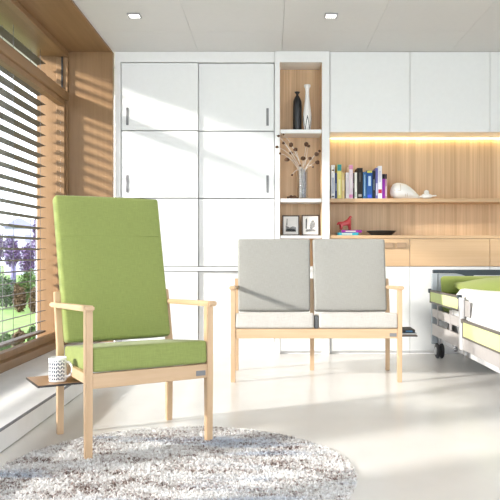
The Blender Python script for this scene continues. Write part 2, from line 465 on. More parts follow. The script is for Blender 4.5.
# open shelf tower
X1, X2 = fx(274.6), fx(329.5)
tw = thing('shelf_tower', 'white open shelf tower with oak lined niches beside the wardrobe', 'shelf', ((X1 + X2) / 2, FR, 0))
c = bm_new(); YT = FR - .012
add_box(c, X1, fx(279.8), YT, YB - .002, 0, CE - .002); add_box(c, fx(322), X2, YT, YB - .002, 0, CE - .002)
add_box(c, fx(279.8), fx(322), YT, YB - .002, fz(62.5), CE - .002); add_box(c, fx(279.8), fx(322), YT, YB - .002, fz(271), fz(266.5))
add_box(c, fx(279.8), fx(322), YT + .035, YB - .002, 0, .1)
part(tw, 'carcass', c, M['frame_white'])
NI = FR + .24
part(tw, 'back_panel', box(fx(279.8) + .001, fx(322) - .001, NI, NI + .02, fz(266.4), fz(62.6)), M['oak_v'])
part(tw, 'lining', box(fx(279.8) + .0005, fx(279.8) + .004, YT + .02, NI - .001, fz(266.4), fz(62.6)), M['oak_v'])
part(tw, 'lining', box(fx(322) - .004, fx(322) - .0005, YT + .02, NI - .001, fz(266.4), fz(62.6)), M['oak_v'])
for (a, bb) in ((129.6, 133.4), (198.6, 202.2), (235.6, 238.4)):
    part(tw, 'shelf', box(fx(279.8) + .005, fx(322) - .005, YT + .004, NI - .001, fz(bb), fz(a), .001, 1), M['frame_white'])
part(tw, 'door', box(fx(279.8) + .002, fx(322) - .002, YT + .004, YT + .022, .03, fz(271.4), .0015, 1), M['lacquer'])
SH1, SH2, SH3 = fz(129.6), fz(198.6), fz(235.6)

# right hand side: wood panelling, wall cabinets, shelf, worktop, base cabinets
YP = FR + .35
struct('trim_4', box(X2 + .001, XR - .002, YP, YP + .03, fz(240), fz(110)), M['oak_v'], 'oak wall panelling behind books and ornaments', 'wall panel')
cuts = [330, 410, 490, 570, 619]
names = ['white wall cabinet next to the open shelf tower', 'white wall cabinet in the middle of the row', 'white wall cabinet at the right edge of the photo', 'white wall cabinet above the bed beyond the photo']
for i in range(4):
    a, bq = fx(cuts[i]) + .0015, min(fx(cuts[i + 1]) - .0015, XR - .003)
    if bq - a < .1: continue
    u = thing('wall_cabinet', names[i], 'cabinet', ((a + bq) / 2, FR, fz(132)), group='white wall cabinets')
    part(u, 'carcass', box(a, bq, FR + .02, YB - .01 if False else YP - .001, fz(131.4), CE - .002), M['frame_white'])
    part(u, 'door', box(a + .0005, bq - .0005, FR, FR + .018, fz(132), CE - .004, .0015, 1), M['lacquer'])
led = thing('led_strip', 'warm glowing light strip under the white wall cabinets', 'light strip', (fx(420), FR + .3, fz(132)))
part(led, 'housing', box(fx(333), XR - .02, YP - .035, YP - .003, fz(131.4) - .006, fz(131.4) - .0005), M['frame_white'])
part(led, 'diffuser', box(fx(334), XR - .03, YP - .031, YP - .007, fz(131.4) - .010, fz(131.4) - .0062), M['led'])
# long oak shelf
YS = FR + .10
zs_top, zs_bot = H + (VY - 198.4) * YS / F, H + (VY - 202.2) * YS / F
tag(obj('wall_shelf', box(X2 + .003, XR - .004, YS, YP - .001, zs_bot, zs_top, .002, 1), M['oak_h'], pivot=(1.6, YS, zs_bot)), 'long oak shelf carrying the row of books', 'shelf')
# worktop
zw_top, zw_bot = fz(235.3), fz(238.6)
tag(obj('worktop', box(X2 + .003, XR - .004, FR - .004, YP - .001, zw_bot, zw_top, .002, 1), M['oak_h'], pivot=(1.6, FR, zw_bot)), 'long oak worktop above the drawers and base cabinets', 'worktop')
bnames = ['base cabinet with two block pulls on oak drawer behind the loveseat', 'base cabinet with plain oak drawer between loveseat and bed', 'base cabinet with oak drawer behind the bed head', 'base cabinet with oak drawer at the far right wall']
for i in range(4):
    a, bq = fx(cuts[i]) + .0015, min(fx(cuts[i + 1]) - .0015, XR - .003)
    u = thing('base_cabinet', bnames[i], 'cabinet', ((a + bq) / 2, FR, 0), group='base cabinets')
    c = bm_new(); add_box(c, a, bq, FR + .02, YB - .01, .10, zw_bot - .001); add_box(c, a, bq, FR + .03, YB - .01, 0, .10)
    part(u, 'carcass', c, M['frame_white'])
    d = part(u, 'drawer', box(a + .001, bq - .001, FR, FR + .018, fz(266.3), zw_bot - .003, .0015, 1), M['oak_h']); d['label'] = 'oak drawer front'
    if i == 0:
        for (xa, xb) in ((383.6, 393.4), (396.2, 406)):
            obj('handle', box(fx(xa), fx(xb), FR - .016, FR - .0003, fz(248.2), fz(242.6), .003, 2), M['oak_pull'], d)
    part(u, 'door', box(a + .001, bq - .001, FR, FR + .018, .03, fz(267), .0015, 1), M['lacquer'])

# downlights
for (px, lab) in ((134.5, 'small square ceiling light above the wardrobe'), (331, 'small square ceiling light in front of the shelf tower')):
    p = P(px, 15, 5.21); x, y = p.x, p.y
    u = thing('downlight', lab, 'ceiling light', (x, y, CE), group='square ceiling lights')
    fb = bm_new(); s = .048; w = .011
    for (a0, a1, b0, b1) in ((-s, s, -s, -s + w), (-s, s, s - w, s), (-s, -s + w, -s + w, s - w), (s - w, s, -s + w, s - w)):
        add_box(fb, a0, a1, b0, b1, -.012, -.0005)
    obj('frame', fb, M['steel'], u); obj('diffuser', box(-s + w, s - w, -s + w, s - w, -.008, -.001), M['lamp'], u)

# ------------------------------------------------------------------ seating
RECL = math.atan2(.206, .73)
def prism_leg(x0, x1, prof):
    """leg in the y-z plane: list of (yfront, yback, z)"""
    bm = bm_new(); rings = []
    for ya, yb, z in prof: rings.append([bm.verts.new(p) for p in ((x0, ya, z), (x1, ya, z), (x1, yb, z), (x0, yb, z))])
    for i in range(len(rings) - 1):
        for k in range(4): bm.faces.new((rings[i][k], rings[i][(k + 1) % 4], rings[i + 1][(k + 1) % 4], rings[i + 1][k]))
    bm.faces.new(rings[0][::-1]); bm.faces.new(rings[-1]); bmesh.ops.recalc_face_normals(bm, faces=bm.faces)
    bmesh.ops.bevel(bm, geom=list(bm.edges), offset=.0025, segments=2, affect='EDGES')
    return bm
REAR = [(.232, .258, 0), (.222, .262, .30), (.226, .266, .44), (.288, .322, .70)]
def seating(root, half, seats, back_top, seat_mat, back_mat, tray_side, mid_post=False):
    """half: x of the leg centres; seats: list of cushion centre x"""
    for s in (-1, 1):
        x = s * half
        obj('leg', prism_leg(x - .0155, x + .0155, [(-.262, -.232, 0), (-.268, -.226, .34), (-.268, -.226, .642)]), M['beech_z'], root)
        obj('leg', prism_leg(x - .0155, x + .0155, REAR), M['beech_z'], root)
        # armrest, falling slightly to the back
        am = bm_new(); xo, xi = x + s * .026, x - s * .018
        x0, x1 = min(xo, xi), max(xo, xi)
        add_hexa(am, [(x0, -.288, .643), (x1, -.288, .643), (x1, .36, .622), (x0, .36, .622), (x0, -.288, .668), (x1, -.288, .668), (x1, .36, .645), (x0, .36, .645)])
        bmesh.ops.recalc_face_normals(am, faces=am.faces)
        bmesh.ops.bevel(am, geom=list(am.edges), offset=.006, segments=3, affect='EDGES')
        obj('armrest', am, M['beech_y'], root)
        obj('side_rail', box(x - .012, x + .012, -.226, .222, .325, .37, .002, 1), M['beech_y'], root)
    if mid_post: obj('leg', prism_leg(-.0155, .0155, REAR), M['beech_z'], root)
    fr = obj('front_rail', box(-half + .0155, half - .0155, -.262, -.238, .305, .371, .002, 1), M['beech_x'], root)
    pq = obj('maker_plate', box(half - .072, half - .024, -.2650, -.2621, .318, .342, .001, 1), M['handle'], fr); pq['label'] = 'small grey metal plate'
    obj('rear_rail', box(-half + .0155, half - .0155, .235, .257, .31, .36, .002, 1), M['beech_x'], root)
    obj('back_rail', box(-half + .0155, half - .0155, .268, .292, .54, .60, .002, 1), M['beech_x'], root)
    for cx in seats:
        sb = rounded(.2722, .247, .053, .015, (0, .004, .008), 8)
        o = obj('seat', sb, seat_mat, root, loc=(cx, -.022, .4065), rot=(-math.radians(5.5), 0, 0))
        L = (back_top - .455) / math.cos(RECL)
        half_l = L / 2
        def shape(q, hl=half_l):
            return (q.x * (1 + .014 * q.z / hl), q.y, q.z)
        bb = rounded(.277, .034, half_l, .016, (0, .007, .003), 8, shape)
        midy = .174 + .034 + math.tan(RECL) * (back_top - .455) / 2; midz = .455 + (back_top - .455) / 2
        bo = obj('backrest', bb, back_mat, root, loc=(cx, midy, midz), rot=(-RECL, 0, 0))
        if back_top > 1.1:
            zq = half_l * .42
            obj('seam', add_tube(bm_new(), [(-.277 + .02, -.0375, zq), (-.1, -.0395, zq), (.1, -.0395, zq), (.277 - .02, -.0375, zq)], .0011, 6), M['green_seam'], bo)
    # swing-out side tray
    s = tray_side; xa, xb = s * (half - .05), s * (half + .168)
    tb = box(min(xa, xb), max(xa, xb), -.045, .212, .291, .300); tp = box(min(xa, xb) + .003, max(xa, xb) - .003, -.042, .209, .3001, .3011)
    tr = obj('side_tray', tb, M['tray_edge'], root); tr['label'] = 'dark side tray'
    obj('tray_surface', tp, M['tray'], tr)

ch = thing('armchair', 'high backed green armchair with pale beech arms and legs', 'armchair', (-.666, 3.358, 0), math.radians(30.6))
seating(ch, .288, [0], 1.187, M['green'], M['green'], -1)
lv = thing('loveseat', 'two seater beech loveseat with grey back cushions', 'loveseat', (.322, 5.055, 0), 0)
seating(lv, .578, [-.2905, .2905], 1.0, M['cream'], M['grey'], 1, True)
obj('seat_bracket', box(-.014, .014, -.255, -.20, .372, .462, .003, 1), M['dark_metal'], lv)['label'] = 'dark metal bracket between the seats'

def local(root, x, y, z):
    c, s = math.cos(root.rotation_euler.z), math.sin(root.rotation_euler.z)
    return Vector((root.location.x + c * x - s * y, root.location.y + s * x + c * y, z))

# mug on the armchair's tray
p = local(ch, -.352, .025, .3012)
mg = thing('mug', 'white mug with small dark leaf print on the armchair tray', 'mug', p, math.radians(-10))
prof = [(.030, 0), (.036, .002), (.0375, .008), (.0385, .09), (.0385, .098), (.0375, .0995), (.0355, .098), (.0350, .012), (.001, .008)]
obj('body', lathe(prof, 40), M['mug'], mg)
pts = [(.037 + .030 * math.sin(t), 0, .052 + .031 * math.cos(t)) for t in [math.pi * i / 14 for i in range(15)]]
obj('handle', add_tube(bm_new(), pts, .0055, 10), M['porcelain'], mg)
mg.scale = (1.08, 1.08, 1.12)

# magazines on the loveseat's tray
q = local(lv, .672, .09, .3014)
m1 = thing('magazine', 'blue covered magazine at the bottom of the loveseat tray', 'magazine', q, .05)
obj('cover', box(-.068, .072, -.10, .11, 0, .012, .001, 1), M['mag_blue'], m1); obj('pages', box(-.064, .0725, -.1005, .108, .002, .010), M['paper'], m1)
m2 = thing('folder', 'black folder lying on the blue magazine on the loveseat tray', 'folder', q + Vector((0, 0, .0122)), -.04)
fb = bm_new(); add_box(fb, -.062, .07, -.09, .11, 0, .024, .004, 2); obj('cover', fb, M['rubber'], m2)
obj('clip', box(.0, .05, -.095, -.0905, .006, .018, .002, 1), M['mag_blue'], m2)

# ------------------------------------------------------------------ rug
rc = Vector((-.385, 2.80, 0)); RR = .73
rg = thing('rug', 'round shaggy white rug with brown flecks and painted blue grey shadow streaks', 'rug', rc)
obj('backing', lathe([(.02, .0005), (RR - .012, .0005), (RR - .006, .003), (RR - .012, .005), (.02, .005)], 96), M['rug'], rg)
vs, fs = [], []
rnd = random.Random(3)
feet = [(p.x - rc.x, p.y - rc.y) for p in (local(ch, sx * .288, sy, 0) for sx in (-1, 1) for sy in (-.247, .245))]
for i in range(62000):
    r = RR * math.sqrt(rnd.random()); a = rnd.random() * 2 * math.pi
    x, y = r * math.cos(a), r * math.sin(a)
    if y < -.62: continue
    if any((x - a) ** 2 + (y - b) ** 2 < .0006 for a, b in feet): continue
    hgt = .004 + .008 * rnd.random(); w = .0018 + .0014 * rnd.random()
    t = rnd.random() * math.pi; dx, dy = w * math.cos(t), w * math.sin(t)
    lx, ly = rnd.gauss(0, .007), rnd.gauss(0, .007)
    n = len(vs)
    vs += [(x - dx, y - dy, .004), (x + dx, y + dy, .004), (x + dx + lx * .5, y + dy + ly * .5, .0042 + hgt * .7), (x - dx + lx * .5, y - dy + ly * .5, .0042 + hgt * .7), (x + lx, y + ly, .0042 + hgt)]
    fs += [(n, n + 1, n + 2, n + 3), (n + 3, n + 2, n + 4)]
me = bpy.data.meshes.new('pile'); me.from_pydata(vs, [], fs); me.materials.append(M['rug'])
o = bpy.data.objects.new('pile', me); COL.objects.link(o); o.parent = rg; o['kind'] = 'stuff'

# ------------------------------------------------------------------ things in the shelf tower
YN = FR + .09
def prof_px(pts, k): return [(r * k, z * k) for r, z in pts]
k = YN / F
v = thing('bottle_vase', 'black bottle shaped vase in the top niche', 'vase', (fx(297.3, YN), YN, SH1 + .0005))
obj('body', lathe(prof_px([(3.8, 0), (4.3, 1), (4.4, 26), (4.1, 30), (2.4, 34), (1.1, 36.2), (1.3, 37), (2.9, 39.2), (2.6, 39.4), (.9, 38.0)], k), 28), M['black'], v)
v = thing('slim_vase', 'slim white vase with dark zigzag marks in the top niche', 'vase', (fx(307.2, YN), YN - .01, SH1 + .0005))
obj('body', lathe(prof_px([(2.6, 0), (3.2, 1), (3.8, 6), (4.3, 12), (4.0, 18), (3.0, 26), (2.1, 34), (1.9, 40), (2.2, 42.5), (3.3, 44.5), (3.3, 46), (2.9, 46.3), (1.2, 44)], k), 28), M['vase_white'], v)
gv = thing('glass_vase', 'tall clear glass vase filled with grey twigs in the middle niche', 'vase', (fx(302.8, YN), YN, SH2 + .0005))
obj('body', lathe(prof_px([(5.2, 0), (5.5, .5), (5.5, 30), (5.2, 30), (5.1, 1.5), (.1, 1.4)], k), 32), M['vase_glass'], gv)
bq = thing('dried_bouquet', 'dried stems with round brown pods spreading from the glass vase', 'dried flowers', (fx(302.8, YN), YN, SH2 + .015))
def bqpart(name, bm, m): 
    l = bq.location
    return obj(name, bm, m, bq, loc=(-l.x, -l.y, -l.z))
for i, (px, top, m, r) in enumerate(((299.6, 167, 'birch', .012), (302.0, 168, 'twig_grey', .009), (304.2, 170, 'twig_grey', .010), (306.0, 172, 'twig_grey', .006), (301, 172, 'birch', .008))):
    a = Vector((fx(302.8 + (px - 302.8) * .75, YN), YN + .010 * math.sin(i * 2.1) - (.012 if m == 'birch' else 0), SH2 + .016)); c2 = Vector((fx(px, YN), YN + .012 * math.sin(i * 2.1), fz(top, YN)))
    mid = (a + c2) / 2 + Vector((.003, 0, 0))
    bqpart('twig', add_tube(bm_new(), [a, mid, c2], r, 7, r1=r * .8), M[m])
pods = [(278.5, 136, 1.5, -.22), (283.5, 134.5, 1.0, -.18), (277, 147, 1.7, -.24), (280, 153.5, 1.3, -.20), (283.5, 143, 1.6, -.1), (291, 144.7, 2.5, -.12), (295.5, 149.5, 2.2, -.14),
        (287, 159.5, 2.5, -.08), (291, 153, 1.8, -.02), (292, 175, 1.2, -.09), (300, 165.5, 1.2, -.1), (306.3, 144.3, 2.5, -.06), (308.6, 146, 1.7, -.03), (303, 158.3, 2.6, -.12), (310, 158.5, 1.9, -.12),
        (313, 167, 1.0, -.08), (316.5, 154.2, 2.4, -.14), (319.5, 151, 1.4, -.12), (317.5, 162.3, 2.3, -.09)]
for i, (px, py, r, dy) in enumerate(pods):
    Y = YN + dy; c2 = P(px, py, Y)
    a = Vector((fx(302.8, YN) + .012 * math.sin(i * 1.7), YN + .01 * math.cos(i * 1.3), SH2 + .22))
    d = c2 - a; mid = a + d * .5 + Vector((0, 0, .04 + .02 * math.sin(i)))
    st = bqpart('stem', add_tube(bm_new(), [a - Vector((0, 0, .12)), a, a.lerp(mid, .55) + Vector((0, 0, .012)), mid, mid.lerp(c2, .55) + Vector((0, 0, .01)), c2], .0017, 5), M['stem'])
    pb = bm_new(); bmesh.ops.create_icosphere(pb, subdivisions=2, radius=r * Y / F)
    for vv in pb.verts:
        vv.co *= 1 + .13 * math.sin(vv.co.x * 900 + i) * math.cos(vv.co.z * 700)
        vv.co.z *= .85; vv.co += c2
    for f in pb.faces: f.smooth = True
    po = bqpart('pod', pb, M['pod'])
for i, (px, r) in enumerate(((288.3, 1.5), (291.2, 2.0), (294.4, 2.2), (296.9, 1.3))):
    pb = bm_new(); bmesh.ops.create_icosphere(pb, subdivisions=2, radius=r * .0089)
    for vv in pb.verts: vv.co *= 1 + .18 * math.sin(vv.co.x * 500 + i * 2) * math.cos(vv.co.y * 420); vv.co.z *= .9
    zmin = min(vv.co.z for vv in pb.verts)
    for f in pb.faces: f.smooth = True
    o = obj('fallen_pod', pb, M['pod'], loc=(fx(px, YN - .04), YN - .04 + .02 * (i % 2), SH2 - zmin + .0003))
    tag(o, ['smallest far-left brown pod lying on the niche floor', 'second brown pod from the left lying on the niche floor', 'largest brown pod lying on the niche floor', 'small brown pod lying closest to the glass vase'][i], 'pod', 'fallen pods in the niche')

# picture frames leaning in the lower niche
def picture(xa, xb, yt, label, art):
    Y = FR + .10; w = (xb - xa) * Y / F; h = (235.4 - yt) * Y / F
    r = thing('picture_frame', label, 'picture', ((((xa + xb) / 2) - VX) * Y / F, Y, SH3 + .0025), 0, 'framed pictures in the niche')
    lean = -math.radians(6)
    c = bm_new(); t = .0105
    add_box(c, -w / 2, w / 2, 0, .016, 0, t); add_box(c, -w / 2, w / 2, 0, .016, h - t, h)
    add_box(c, -w / 2, -w / 2 + t, 0, .016, t, h - t); add_box(c, w / 2 - t, w / 2, 0, .016, t, h - t)
    bmesh.ops.translate(c, verts=c.verts, vec=(0, 0, .0)); obj('frame', c, M['frame_brown'], r, rot=(lean, 0, 0))
    mo = obj('mat_board', box(-w / 2 + t, w / 2 - t, .006, .013, t, h - t), M['mat'], r, rot=(lean, 0, 0))
    for poly, m in art:
        pb = bm_new(); vs = [pb.verts.new((u * w, .0052, v * h)) for u, v in poly]; f = pb.faces.new(vs)
        ex = bmesh.ops.extrude_face_region(pb, geom=[f]); 
        for e in ex['geom']:
            if isinstance(e, bmesh.types.BMVert): e.co.y += .0006
        bmesh.ops.recalc_face_normals(pb, faces=pb.faces)
        obj('print', pb, M[m], mo)
picture(282.3, 299.4, 214.8, 'left dark framed black and white print of a shore', [
    ([(-.30, .20), (.30, .20), (.30, .42), (.12, .46), (-.05, .40), (-.30, .50)], 'ink_mid'), ([(-.30, .20), (.30, .20), (.28, .30), (-.02, .35), (-.26, .32)], 'ink'), ([(-.27, .5), (-.20, .5), (-.19, .82), (-.24, .84)], 'ink_mid')])
picture(301.8, 319.4, 214.5, 'right dark framed black and white print of a tree', [
    ([(-.28, .20), (.30, .20), (.28, .30), (.05, .33), (-.26, .30)], 'ink_mid'), ([(-.02, .30), (.06, .30), (.24, .42), (.28, .62), (.16, .76), (.04, .70), (-.05, .48)], 'ink_mid'), ([(-.28, .34), (-.22, .34), (-.20, .84), (-.27, .80)], 'ink'),
    ([(-.22, .20), (.10, .20), (.05, .27), (-.15, .28)], 'ink')])

# ------------------------------------------------------------------ books and ornaments on the oak shelf
YK = YS + .012
def col(c): 
    key = 'cover_%d_%d_%d' % tuple(int(v * 255) for v in c)
    if key not in M: M[key] = plain(key, c, .5, noise=.02, spec=.2)
    return M[key]
def book(x0, x1, yt, c, label, marks=(), tilt=0, depth=.20, pages=True, dy=0.0):
    Y = YK + dy; w = (x1 - x0) * Y / F - .0006; h = H + (VY - yt) * Y / F - zs_top
    r = thing('book', label, 'book', (((x0 + x1) / 2 - VX) * Y / F, Y, zs_top + .0004), 0, 'books on the oak shelf')
    t = min(.0022, w * .22)
    cb = bm_new()
    add_box(cb, -w / 2, w / 2, 0, t, 0, h); add_box(cb, -w / 2, -w / 2 + t, t, depth, 0, h); add_box(cb, w / 2 - t, w / 2, t, depth, 0, h)
    if tilt:
        bmesh.ops.rotate(cb, verts=cb.verts, cent=(0, 0, 0), matrix=Matrix.Rotation(tilt, 3, 'Y'))
    obj('cover', cb, col(c), r)
    pb = box(-w / 2 + t + .0001, w / 2 - t - .0001, t + .0001, depth - .006, .003, h - .004)
    obj('pages', pb, M['paper'], r)
    for (za, zb, wf, mc) in marks:
        obj('spine_print', box(-w / 2 * wf, w / 2 * wf, -.0006, -.0001, za * h, zb * h), col(mc), r)
    return r
W = (.82, .82, .82)
book(331.2, 334.8, 165, W, 'white book with grey spine print, first in the row', [(.82, .86, .7, (.05, .05, .07)), (.15, .62, .5, (.45, .50, .60)), (.04, .08, .7, (.1, .1, .12))])
book(335.2, 336.9, 173, (.06, .09, .22), 'thin dark blue book second from the shelf tower', [(.3, .6, .5, (.4, .45, .6))])
book(337.2, 341.6, 164, (.80, .72, .24), 'tall yellow book with teal top on its spine', [(.80, .985, .95, (.05, .33, .34)), (.10, .55, .4, (.86, .82, .55))])
book(341.8, 344.6, 172.5, (.72, .55, .26), 'short ochre book leaning beside the tall yellow one', [(.3, .7, .4, (.85, .75, .5))])
book(345.8, 348.9, 172.5, (.80, .76, .78), 'short off-white book left of the pink topped book', [(.2, .8, .35, (.70, .62, .66))])
book(349.1, 352.9, 165, (.82, .70, .76), 'tall pale book with pink top and pink foot', [(.87, .99, .95, (.75, .30, .50)), (.02, .12, .95, (.75, .28, .52)), (.3, .6, .35, (.85, .82, .82))])
book(353.1, 354.3, 173, (.07, .05, .05), 'thin dark brown book right of the pink topped book', [(.4, .6, .6, (.4, .3, .3))])
book(354.6, 357.0, 172.5, (.78, .78, .72), 'narrow cream book left of the wide black book', [(.05, .25, .6, (.45, .55, .45))])
book(357.3, 362.7, 168, (.02, .018, .016), 'wide black book left of the blue books', [(.06, .14, .6, (.3, .3, .3)), (.55, .85, .25, (.10, .09, .08))])
book(363.0, 366.6, 172, (.035, .12, .27), 'dark teal-blue book right of the wide black book', [(.1, .9, .2, (.35, .5, .62))])
book(366.8, 372.4, 170.6, (.025, .09, .30), 'broad blue book with pale title near the row centre', [(.45, .80, .45, (.45, .60, .75)), (.03, .14, .7, (.05, .10, .65)), (.92, .995, .9, (.65, .65, .12))])
book(372.6, 375.4, 171, (.015, .018, .025), 'narrow black book right of the broad blue book', [(.3, .7, .3, (.2, .25, .3))])
book(375.6, 378.0, 168, (.16, .16, .42), 'violet-blue book left of the tall white book', [(.1, .5, .6, (.6, .6, .75))])
book(378.1, 382.0, 166, (.82, .81, .86), 'tall white book with red mark near its foot', [(.16, .28, .9, (.5, .05, .09)), (.5, .85, .35, (.55, .55, .7))])
book(382.2, 385.0, 174.0, (.28, .03, .36), 'purple book with black top near the row end', [(.80, .995, .98, (.02, .02, .02))])
book(385.2, 387.0, 174.0, (.55, .30, .40), 'thin dusky pink book last in the row', [(.80, .995, .98, (.03, .02, .03)), (.1, .5, .6, (.75, .6, .65))])

# big white teardrop ornament with gold lines
Y = YK + .08
o = thing('teardrop_ornament', 'large white teardrop ornament with gold lines on the oak shelf', 'ornament', (fx(402, Y), Y, zs_top + .0005))
outline_top = [(389.8, 192), (390.4, 187.5), (392.5, 184), (396, 182), (400, 181.8), (405, 183), (410, 186), (415, 190.5), (419, 194.8), (420.3, 197)]
outline_bot = [(389.8, 193), (391.2, 195.8), (394.5, 197.6), (400, 198.35), (407, 198.4), (413, 198.3), (418, 198.2), (420.3, 197.4)]
def interp(pl, x):
    for (xa, ya), (xb, yb) in zip(pl, pl[1:]):
        if xa <= x <= xb: return ya + (yb - ya) * (x - xa) / (xb - xa + 1e-9)
    return pl[-1][1]
bm = bm_new(); rings = []; nx = 26
for i in range(nx + 1):
    s = .5 - .5 * math.cos(math.pi * i / nx); px = 389.85 + (420.25 - 389.85) * s
    yt, yb = interp(outline_top, px), interp(outline_bot, px)
    cz = (H + (VY - (yt + yb) / 2) * Y / F) - zs_top; hz = max(.0008, (yb - yt) / 2 * Y / F); wy = min(.055, hz * .75)
    cx = fx(px, Y) - o.location.x
    rings.append([bm.verts.new((cx, wy * math.cos(2 * math.pi * j / 20), cz + hz * math.sin(2 * math.pi * j / 20))) for j in range(20)])
for a, bq2 in zip(rings, rings[1:]):
    for j in range(20):
        f = bm.faces.new((a[j], a[(j + 1) % 20], bq2[(j + 1) % 20], bq2[j])); f.smooth = True
bm.faces.new(rings[0][::-1]); bm.faces.new(rings[-1]); bmesh.ops.recalc_face_normals(bm, faces=bm.faces)
zmin = min(vv.co.z for vv in bm.verts); bmesh.ops.translate(bm, verts=bm.verts, vec=(0, 0, -zmin))
obj('body', bm, M['porcelain'], o)
M['gold'] = plain('gold_line', (.38, .26, .10), .35, .5)
cx = fx(399.5, Y) - o.location.x
obj('gold_line', add_tube(bm_new(), [(cx, -.038, .135), (cx, -.054, .10), (cx, -.056, .075)], .0014, 6), M['gold'], o)
obj('gold_line', add_tube(bm_new(), [(cx - .058, -.046, .078), (cx - .03, -.053, .076), (cx, -.056, .075)], .0014, 6), M['gold'], o)
for dx in (.045, .062):
    obj('gold_line', add_tube(bm_new(), [(cx + dx, -.042, .014), (cx + dx, -.050, .030), (cx + dx, -.048, .05)], .0013, 6), M['gold'], o)
# small bird
Y = YK + .05
o = thing('bird_figurine', 'small round pale bird figurine right of the teardrop ornament', 'ornament', (fx(427, Y), Y, zs_top + .0005))
bb = rounded(.050, .026, .026, .024, (0, 0, 0), 5, lambda q: (q.x, q.y * (1 - .3 * abs(q.x) / .05), q.z * (1 - .45 * max(0, q.x / .05) - .25 * max(0, -q.x / .05)) + .026))
zm = min(v.co.z for v in bb.verts); bmesh.ops.translate(bb, verts=bb.verts, vec=(0, 0, -zm)); obj('body', bb, M['porcelain'], o)
hb = bm_new(); bmesh.ops.create_uvsphere(hb, u_segments=20, v_segments=14, radius=.024)
for f in hb.faces: f.smooth = True
obj('head', hb, M['porcelain'], o, loc=(-.004, 0, .058))
tb = bm_new(); add_hexa(tb, [(.038, -.014, .018), (.085, -.010, .026), (.085, .010, .026), (.038, .014, .018), (.038, -.014, .034), (.085, -.008, .034), (.085, .008, .034), (.038, .014, .034)])
bmesh.ops.recalc_face_normals(tb, faces=tb.faces); obj('tail', tb, M['stem'], o)
tb = bm_new(); add_hexa(tb, [(-.075, -.007, .016), (-.040, -.014, .012), (-.040, .014, .012), (-.075, .007, .016), (-.075, -.006, .024), (-.040, -.012, .034), (-.040, .012, .034), (-.075, .006, .024)])
bmesh.ops.recalc_face_normals(tb, faces=tb.faces); obj('wing_tip', tb, M['stem'], o)

# worktop: two flat books, red horse, black dish
YQ = FR + .03
def flat_book(x0, x1, z0, t, c, label, d=.17, rz=0.0):
    w = (x1 - x0) * YQ / F
    r = thing('flat_book', label, 'book', (((x0 + x1) / 2 - VX) * YQ / F, YQ + d / 2, z0), rz, 'books lying on the worktop')
    cb = bm_new(); add_box(cb, -w / 2, w / 2, -d / 2, d / 2, 0, .003); add_box(cb, -w / 2, w / 2, -d / 2, d / 2, t - .003, t); add_box(cb, -w / 2, w / 2, -d / 2, -d / 2 + .003, .003, t - .003)
    obj('cover', cb, col(c), r); obj('pages', box(-w / 2 + .004, w / 2 - .003, -d / 2 + .0032, d / 2 - .004, .0031, t - .0031), M['paper'], r)
    obj('spine_print', box(-w * .3, w * .2, -d / 2 - .0006, -d / 2 - .0001, t * .3, t * .7), col((.7, .7, .6)), r)
flat_book(337.5, 358.5, zw_top + .0004, .025, (.04, .36, .46), 'teal book lying at the bottom of the worktop stack')
flat_book(341, 361.5, zw_top + .0256, .022, (.27, .02, .27), 'purple book lying on the teal book', .16, .05)
zt = zw_top + .0480
hs = thing('horse_figurine', 'red glazed horse figurine standing on the purple book', 'figurine', (fx(345.5, YQ + .08), YQ + .08, zt))
me = bpy.data.meshes.new('body'); s = (YQ + .08) / F
J = [((-4.5, 0, 7.0), 1.5), ((0, 0, 6.6), 1.45), ((3.2, 0, 7.4), 1.5), ((4.0, 0, 10.8), 1.15), ((4.6, 0, 14.0), .95), ((6.6, 0, 12.9), .65),
     ((-4.8, .9, 4.0), .75), ((-5.0, .9, .4), .55), ((-3.9, -.9, 4.0), .75), ((-4.2, -.9, .4), .55), ((3.4, .9, 4.0), .7), ((3.8, .9, .4), .5), ((4.3, -.9, 4.0), .7), ((5.0, -.9, .4), .5),
     ((-7.0, 0, 7.6), .7), ((-8.3, 0, 5.2), .5)]
E = [(0, 1), (1, 2), (2, 3), (3, 4), (4, 5), (0, 6), (6, 7), (0, 8), (8, 9), (2, 10), (10, 11), (2, 12), (12, 13), (0, 14), (14, 15)]
me.from_pydata([Vector(j[0]) * s for j in J], E, []); me.materials.append(M['red'])
ho = bpy.data.objects.new('body', me); COL.objects.link(ho); ho.parent = hs
md = ho.modifiers.new('Skin', 'SKIN'); 
bpy.context.view_layer.update()
for i, j in enumerate(J):
    sv = me.skin_vertices[0].data[i]; sv.radius = (j[1] * s * 1.6, j[1] * s * 1.6); sv.use_root = (i == 1)
sd = ho.modifiers.new('Subdivision', 'SUBSURF'); sd.levels = 2; sd.render_levels = 2
Y = FR + .12
d = lathe([(.085, 0), (.09, .002), (.128, .036), (.138, .042), (.134, .043), (.122, .036), (.084, .008), (.002, .007)], 40)
tag(obj('dish', d, M['dish'], loc=(fx(381.3, Y), Y, zw_top + .0004)), 'shallow black dish on the oak worktop', 'dish')

# ------------------------------------------------------------------ care bed
BX0, BX1 = 1.385, 2.36; BY1, BY0 = 5.93, 3.90
bd = thing('care_bed', 'adjustable care bed with slate headboard and split side rails', 'bed', ((BX0 + BX1) / 2, 4.9, 0))
bp = lambda n, b, m, lab=None: (lambda o: (o.__setitem__('label', lab) if lab else None, o)[1])(part(bd, n, b, m))
